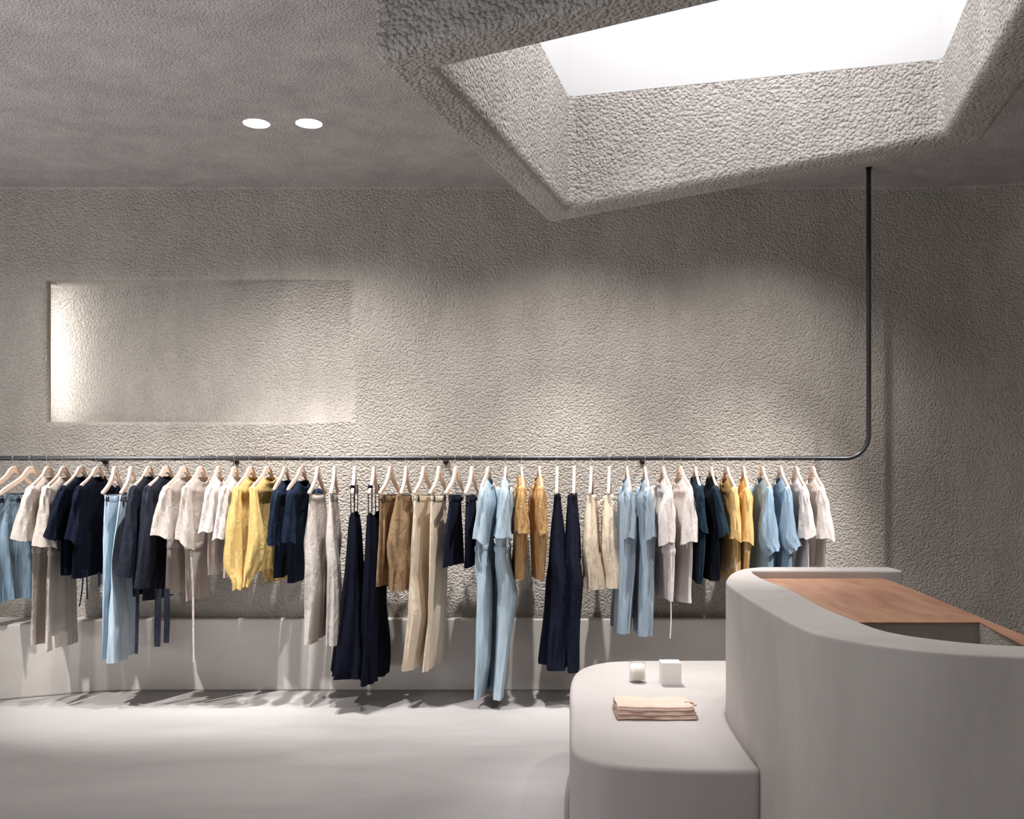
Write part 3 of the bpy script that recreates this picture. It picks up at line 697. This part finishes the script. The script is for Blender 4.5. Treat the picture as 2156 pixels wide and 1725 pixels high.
WT = 'white ribbed tops'
top('ribbed_top', 'top', 'white ribbed top beside the ecru wrap dress with thin tie', WT, 459, 438, 'white', [(1060, 441, 482), (1212, 440, 476)], (420, 1123, 451, 1118), W=.22)
top('ribbed_top', 'top', 'white ribbed top beside the yellow sweaters', WT, 494, 468, 'white', [(1060, 472, 512), (1218, 474, 503)], (450, 1137, 476, 1133), W=.22)
YW = 'yellow sweaters'
top('yellow_sweater', 'sweater', 'yellow long sleeved sweater beside the white ribbed tops', YW, 527, 494, 'yellow', [(1060, 500, 546), (1212, 500, 546)], sl=[(478, 1110, 508, 1112), (474, 1185, 509, 1190), (490, 1222, 512, 1222), (495, 1242, 513, 1239)], W=.23, n_y=1005, scoop=.035)
top('yellow_sweater', 'sweater', 'yellow long sleeved sweater beside the navy tees', YW, 563, 528, 'yellow', [(1060, 534, 584), (1206, 532, 580)], sl=[(525, 1108, 556, 1140), (520, 1170, 549, 1182), (516, 1212, 534, 1214), (515, 1236, 526, 1234)], W=.23, n_y=1005, scoop=.035)
NT_ = 'navy knit tees'
top('knit_tee', 't-shirt', 'navy knit tee right beside the yellow sweater', NT_, 600, 577, 'navy_knit', [(1060, 579, 622), (1220, 578, 612)], (563, 1144, 585, 1149), W=.22, n_y=1012, neck=.085)
top('knit_tee', 't-shirt', 'navy knit tee right beside the stone trousers', NT_, 635, 606, 'navy_knit', [(1060, 609, 655), (1230, 607, 648)], (594, 1139, 620, 1143), W=.22, n_y=1012, neck=.085)
ST = 'stone trousers'
bottom('stone_trousers', 'trousers', 'light stone trousers beside the navy knit tee', ST, 669, 650, 'stone', [(1041, 653, 684), (1150, 642, 692), (1250, 638, 694), (1357, 637, 687)], legs=1140, W=.19)
bottom('stone_trousers', 'trousers', 'light stone trousers beside the navy slip dress', ST, 704, 696, 'stone', [(1041, 694, 709), (1150, 688, 718), (1250, 685, 721), (1360, 683, 722)], legs=1140, W=.19)
slip('dark navy slip dress nearer the stone trousers', 746, 741, [(1080, 737, 756), (1150, 732, 762), (1250, 723, 767), (1350, 710, 770), (1424, 701, 770)])
slip('dark navy slip dress nearer the brown shorts', 787, 776, [(1080, 775, 801), (1150, 773, 806), (1250, 769, 811), (1350, 766, 812), (1434, 762, 812)])
BR = 'brown shorts'
bottom('brown_shorts', 'shorts', 'brown shorts beside the navy slip dress', BR, 822, 799, 'brown', [(1043, 801, 833), (1100, 801, 839), (1236, 795, 842)], legs=1140, W=.19, amp=.012)
bottom('brown_shorts', 'shorts', 'wide brown shorts beside the cream trousers', BR, 855, 844, 'brown', [(1043, 836, 863), (1100, 824, 870), (1244, 809, 870)], legs=1150, W=.19, amp=.014)
CR = 'long cream trousers'
bottom('cream_trousers', 'trousers', 'long cream wide leg trousers beside the brown shorts', CR, 893, 871, 'cream', [(1043, 875, 907), (1150, 868, 914), (1300, 858, 916), (1414, 846, 902)], legs=1150, W=.19)
bottom('cream_trousers', 'trousers', 'long cream wide leg trousers beside the navy shorts', CR, 925, 905, 'cream', [(1043, 908, 937), (1150, 905, 942), (1300, 900, 940), (1416, 890, 936)], legs=1150, W=.19)
NS = 'navy shorts'
bottom('navy_shorts', 'shorts', 'dark navy shorts beside the cream trousers', NS, 960, 938, 'navy_twill', [(1043, 948, 970), (1120, 938, 974), (1196, 931, 976)], legs=1130, W=.18)
bottom('navy_shorts', 'shorts', 'narrow looking navy shorts beside the denim jumpsuit', NS, 994, 979, 'navy_twill', [(1043, 983, 999), (1120, 980, 1001), (1199, 977, 1004)], legs=1130, W=.18)
DJ = 'pale denim jumpsuits'
top('denim_jumpsuit', 'jumpsuit', 'pale denim jumpsuit nearest the navy shorts, leg hanging straight', DJ, 1028, 1012, 'denim_pale', [(1060, 1008, 1046), (1155, 1004, 1038), (1200, 1001, 1043), (1300, 1000, 1043), (1400, 1000, 1040), (1474, 999, 1030)], (996, 1134, 1023, 1146), W=.21, legs=1190, belt=1157, n_y=1008)
top('denim_jumpsuit', 'jumpsuit', 'pale denim jumpsuit nearest the ochre blouses', DJ, 1065, 1060, 'denim_pale', [(1060, 1051, 1074), (1130, 1046, 1074), (1155, 1045, 1072), (1200, 1043, 1080), (1262, 1040, 1088), (1330, 1038, 1078), (1474, 1033, 1060)], (1040, 1130, 1074, 1133), W=.21, legs=1190, belt=1157, n_y=1008)
OC = 'ochre blouses'
top('ochre_blouse', 'blouse', 'ochre blouse with gathered sleeve beside the denim jumpsuit', OC, 1098, 1102, 'ochre', [(1050, 1087, 1105), (1125, 1084, 1107), (1222, 1081, 1101)], sl=[(1086, 1085, 1110, 1085), (1085, 1120, 1115, 1122)], W=.2, amp=.009)
top('ochre_blouse', 'blouse', 'ochre blouse with gathered front beside the navy trousers', OC, 1135, 1142, 'ochre', [(1050, 1118, 1147), (1125, 1117, 1148), (1222, 1123, 1142)], sl=[(1128, 1080, 1147, 1080), (1132, 1126, 1153, 1120)], W=.2, amp=.009)
TW = 'navy wide leg trousers'
bottom('navy_trousers', 'trousers', 'long navy trousers beside the ochre blouse', TW, 1173, 1172, 'navy_twill', [(1041, 1168, 1178), (1120, 1161, 1188), (1200, 1156, 1192), (1300, 1149, 1191), (1414, 1138, 1184)], legs=1180, W=.19)
bottom('navy_trousers', 'trousers', 'long navy trousers beside the cream shorts', TW, 1209, 1208, 'navy_twill', [(1041, 1196, 1213), (1120, 1192, 1220), (1200, 1188, 1223), (1300, 1185, 1217), (1418, 1189, 1214)], legs=1180, W=.19)
CS = 'cream shorts'
bottom('cream_shorts', 'shorts', 'cream shorts beside the long navy trousers', CS, 1245, 1242, 'cream', [(1043, 1238, 1253), (1080, 1231, 1257), (1243, 1224, 1266)], legs=1160, W=.18)
bottom('cream_shorts', 'shorts', 'cream shorts with a knotted bow at the waist', CS, 1283, 1281, 'cream', [(1043, 1271, 1291), (1080, 1268, 1296), (1240, 1266, 1305)], legs=1160, W=.18, bow=True)
DD = 'blue grey denim shirt dresses'
top('denim_dress', 'dress', 'blue grey denim shirt dress beside the cream shorts', DD, 1320, 1327, 'denim_grey', [(1050, 1302, 1335), (1130, 1297, 1340), (1200, 1294, 1338), (1335, 1290, 1324)], sl=[(1316, 1080, 1335, 1080), (1313, 1134, 1337, 1132)], W=.22, n_y=1008, amp=.008)
top('denim_dress', 'dress', 'blue grey denim shirt dress beside the white shirts', DD, 1358, 1366, 'denim_grey', [(1050, 1341, 1373), (1130, 1337, 1378), (1200, 1334, 1376), (1340, 1334, 1368)], sl=[(1357, 1080, 1375, 1080), (1356, 1136, 1378, 1131)], W=.22, n_y=1008, amp=.008)
WH = 'loose white linen dresses'
top('white_dress', 'dress', 'loose white linen dress beside the denim dress', WH, 1396, 1412, 'white', [(1050, 1378, 1416), (1150, 1374, 1418), (1262, 1376, 1414)], sl=[(1386, 1085, 1419, 1085), (1388, 1148, 1418, 1141)], W=.24, n_y=1006, belt=1160, amp=.008)
top('white_dress', 'dress', 'loose white linen dress with thin drawstring beside dark tee', WH, 1432, 1456, 'white', [(1050, 1408, 1456), (1150, 1406, 1456), (1270, 1404, 1452)], sl=[(1438, 1085, 1466, 1085), (1434, 1146, 1469, 1138)], W=.24, n_y=1006, amp=.008, label=True, ties=[([(1411, 1160), (1412, 1240), (1413, 1300), (1411, 1345)], .007)])
top('dark_tee', 't-shirt', 'dark teal tee beside the loose white dress', 'dark tees', 1464, 1475, 'teal', [(1050, 1449, 1482), (1140, 1450, 1482), (1228, 1450, 1474)], (1467, 1114, 1491, 1123), W=.22, label=True)
top('dark_tee', 't-shirt', 'near black tee with neck label beside the mustard tees', 'dark tees', 1497, 1510, 'black', [(1050, 1474, 1518), (1150, 1474, 1516), (1220, 1470, 1514)], (1515, 1130, 1532, 1123), W=.23, scoop=.06, label=True, slcol='teal')
MU = 'mustard printed tees'
top('mustard_tee', 't-shirt', 'mustard tee with pale printed line beside near black tee', MU, 1530, 1549, 'printed', [(1050, 1512, 1553), (1150, 1512, 1556), (1222, 1512, 1556)], (1537, 1134, 1561, 1141), W=.22, slcol='mustard', n_y=1006)
top('mustard_tee', 't-shirt', 'mustard tee with pale printed line beside denim shirts', MU, 1566, 1576, 'printed', [(1050, 1549, 1583), (1150, 1547, 1580), (1218, 1545, 1576)], (1559, 1138, 1585, 1148), W=.22, slcol='mustard', n_y=1008)
DS = 'blue denim shirts by the counter'
top('denim_shirt', 'shirt', 'blue denim shirt hanging beside the mustard tees', DS, 1605, 1623, 'denim_jacket', [(1050, 1582, 1627), (1150, 1576, 1628), (1250, 1572, 1626)], sl=[(1597, 1118, 1634, 1114), (1600, 1148, 1637, 1142), (1613, 1171, 1638, 1157)], W=.24, label=True, n_y=1006)
top('denim_shirt', 'shirt', 'blue denim shirt hanging beside the last white shirts', DS, 1643, 1662, 'denim_jacket', [(1050, 1621, 1666), (1150, 1615, 1664), (1250, 1612, 1664)], sl=[(1641, 1118, 1674, 1112), (1642, 1144, 1681, 1136), (1656, 1166, 1684, 1150)], W=.24, label=True, n_y=1006)
WS = 'white shirts at the right end'
top('white_shirt', 'shirt', 'off white short sleeved shirt second from the rail bend', WS, 1676, 1697, 'white', [(1050, 1656, 1700), (1150, 1652, 1700), (1250, 1650, 1700)], (1681, 1137, 1719, 1124), W=.24, label=True, n_y=1006)
top('white_shirt', 'shirt', 'off white short sleeved shirt hanging last beside the rail bend', WS, 1711, 1734, 'white', [(1050, 1692, 1737), (1150, 1690, 1736), (1250, 1688, 1738)], (1720, 1133, 1757, 1139), W=.24, label=True, n_y=1006)
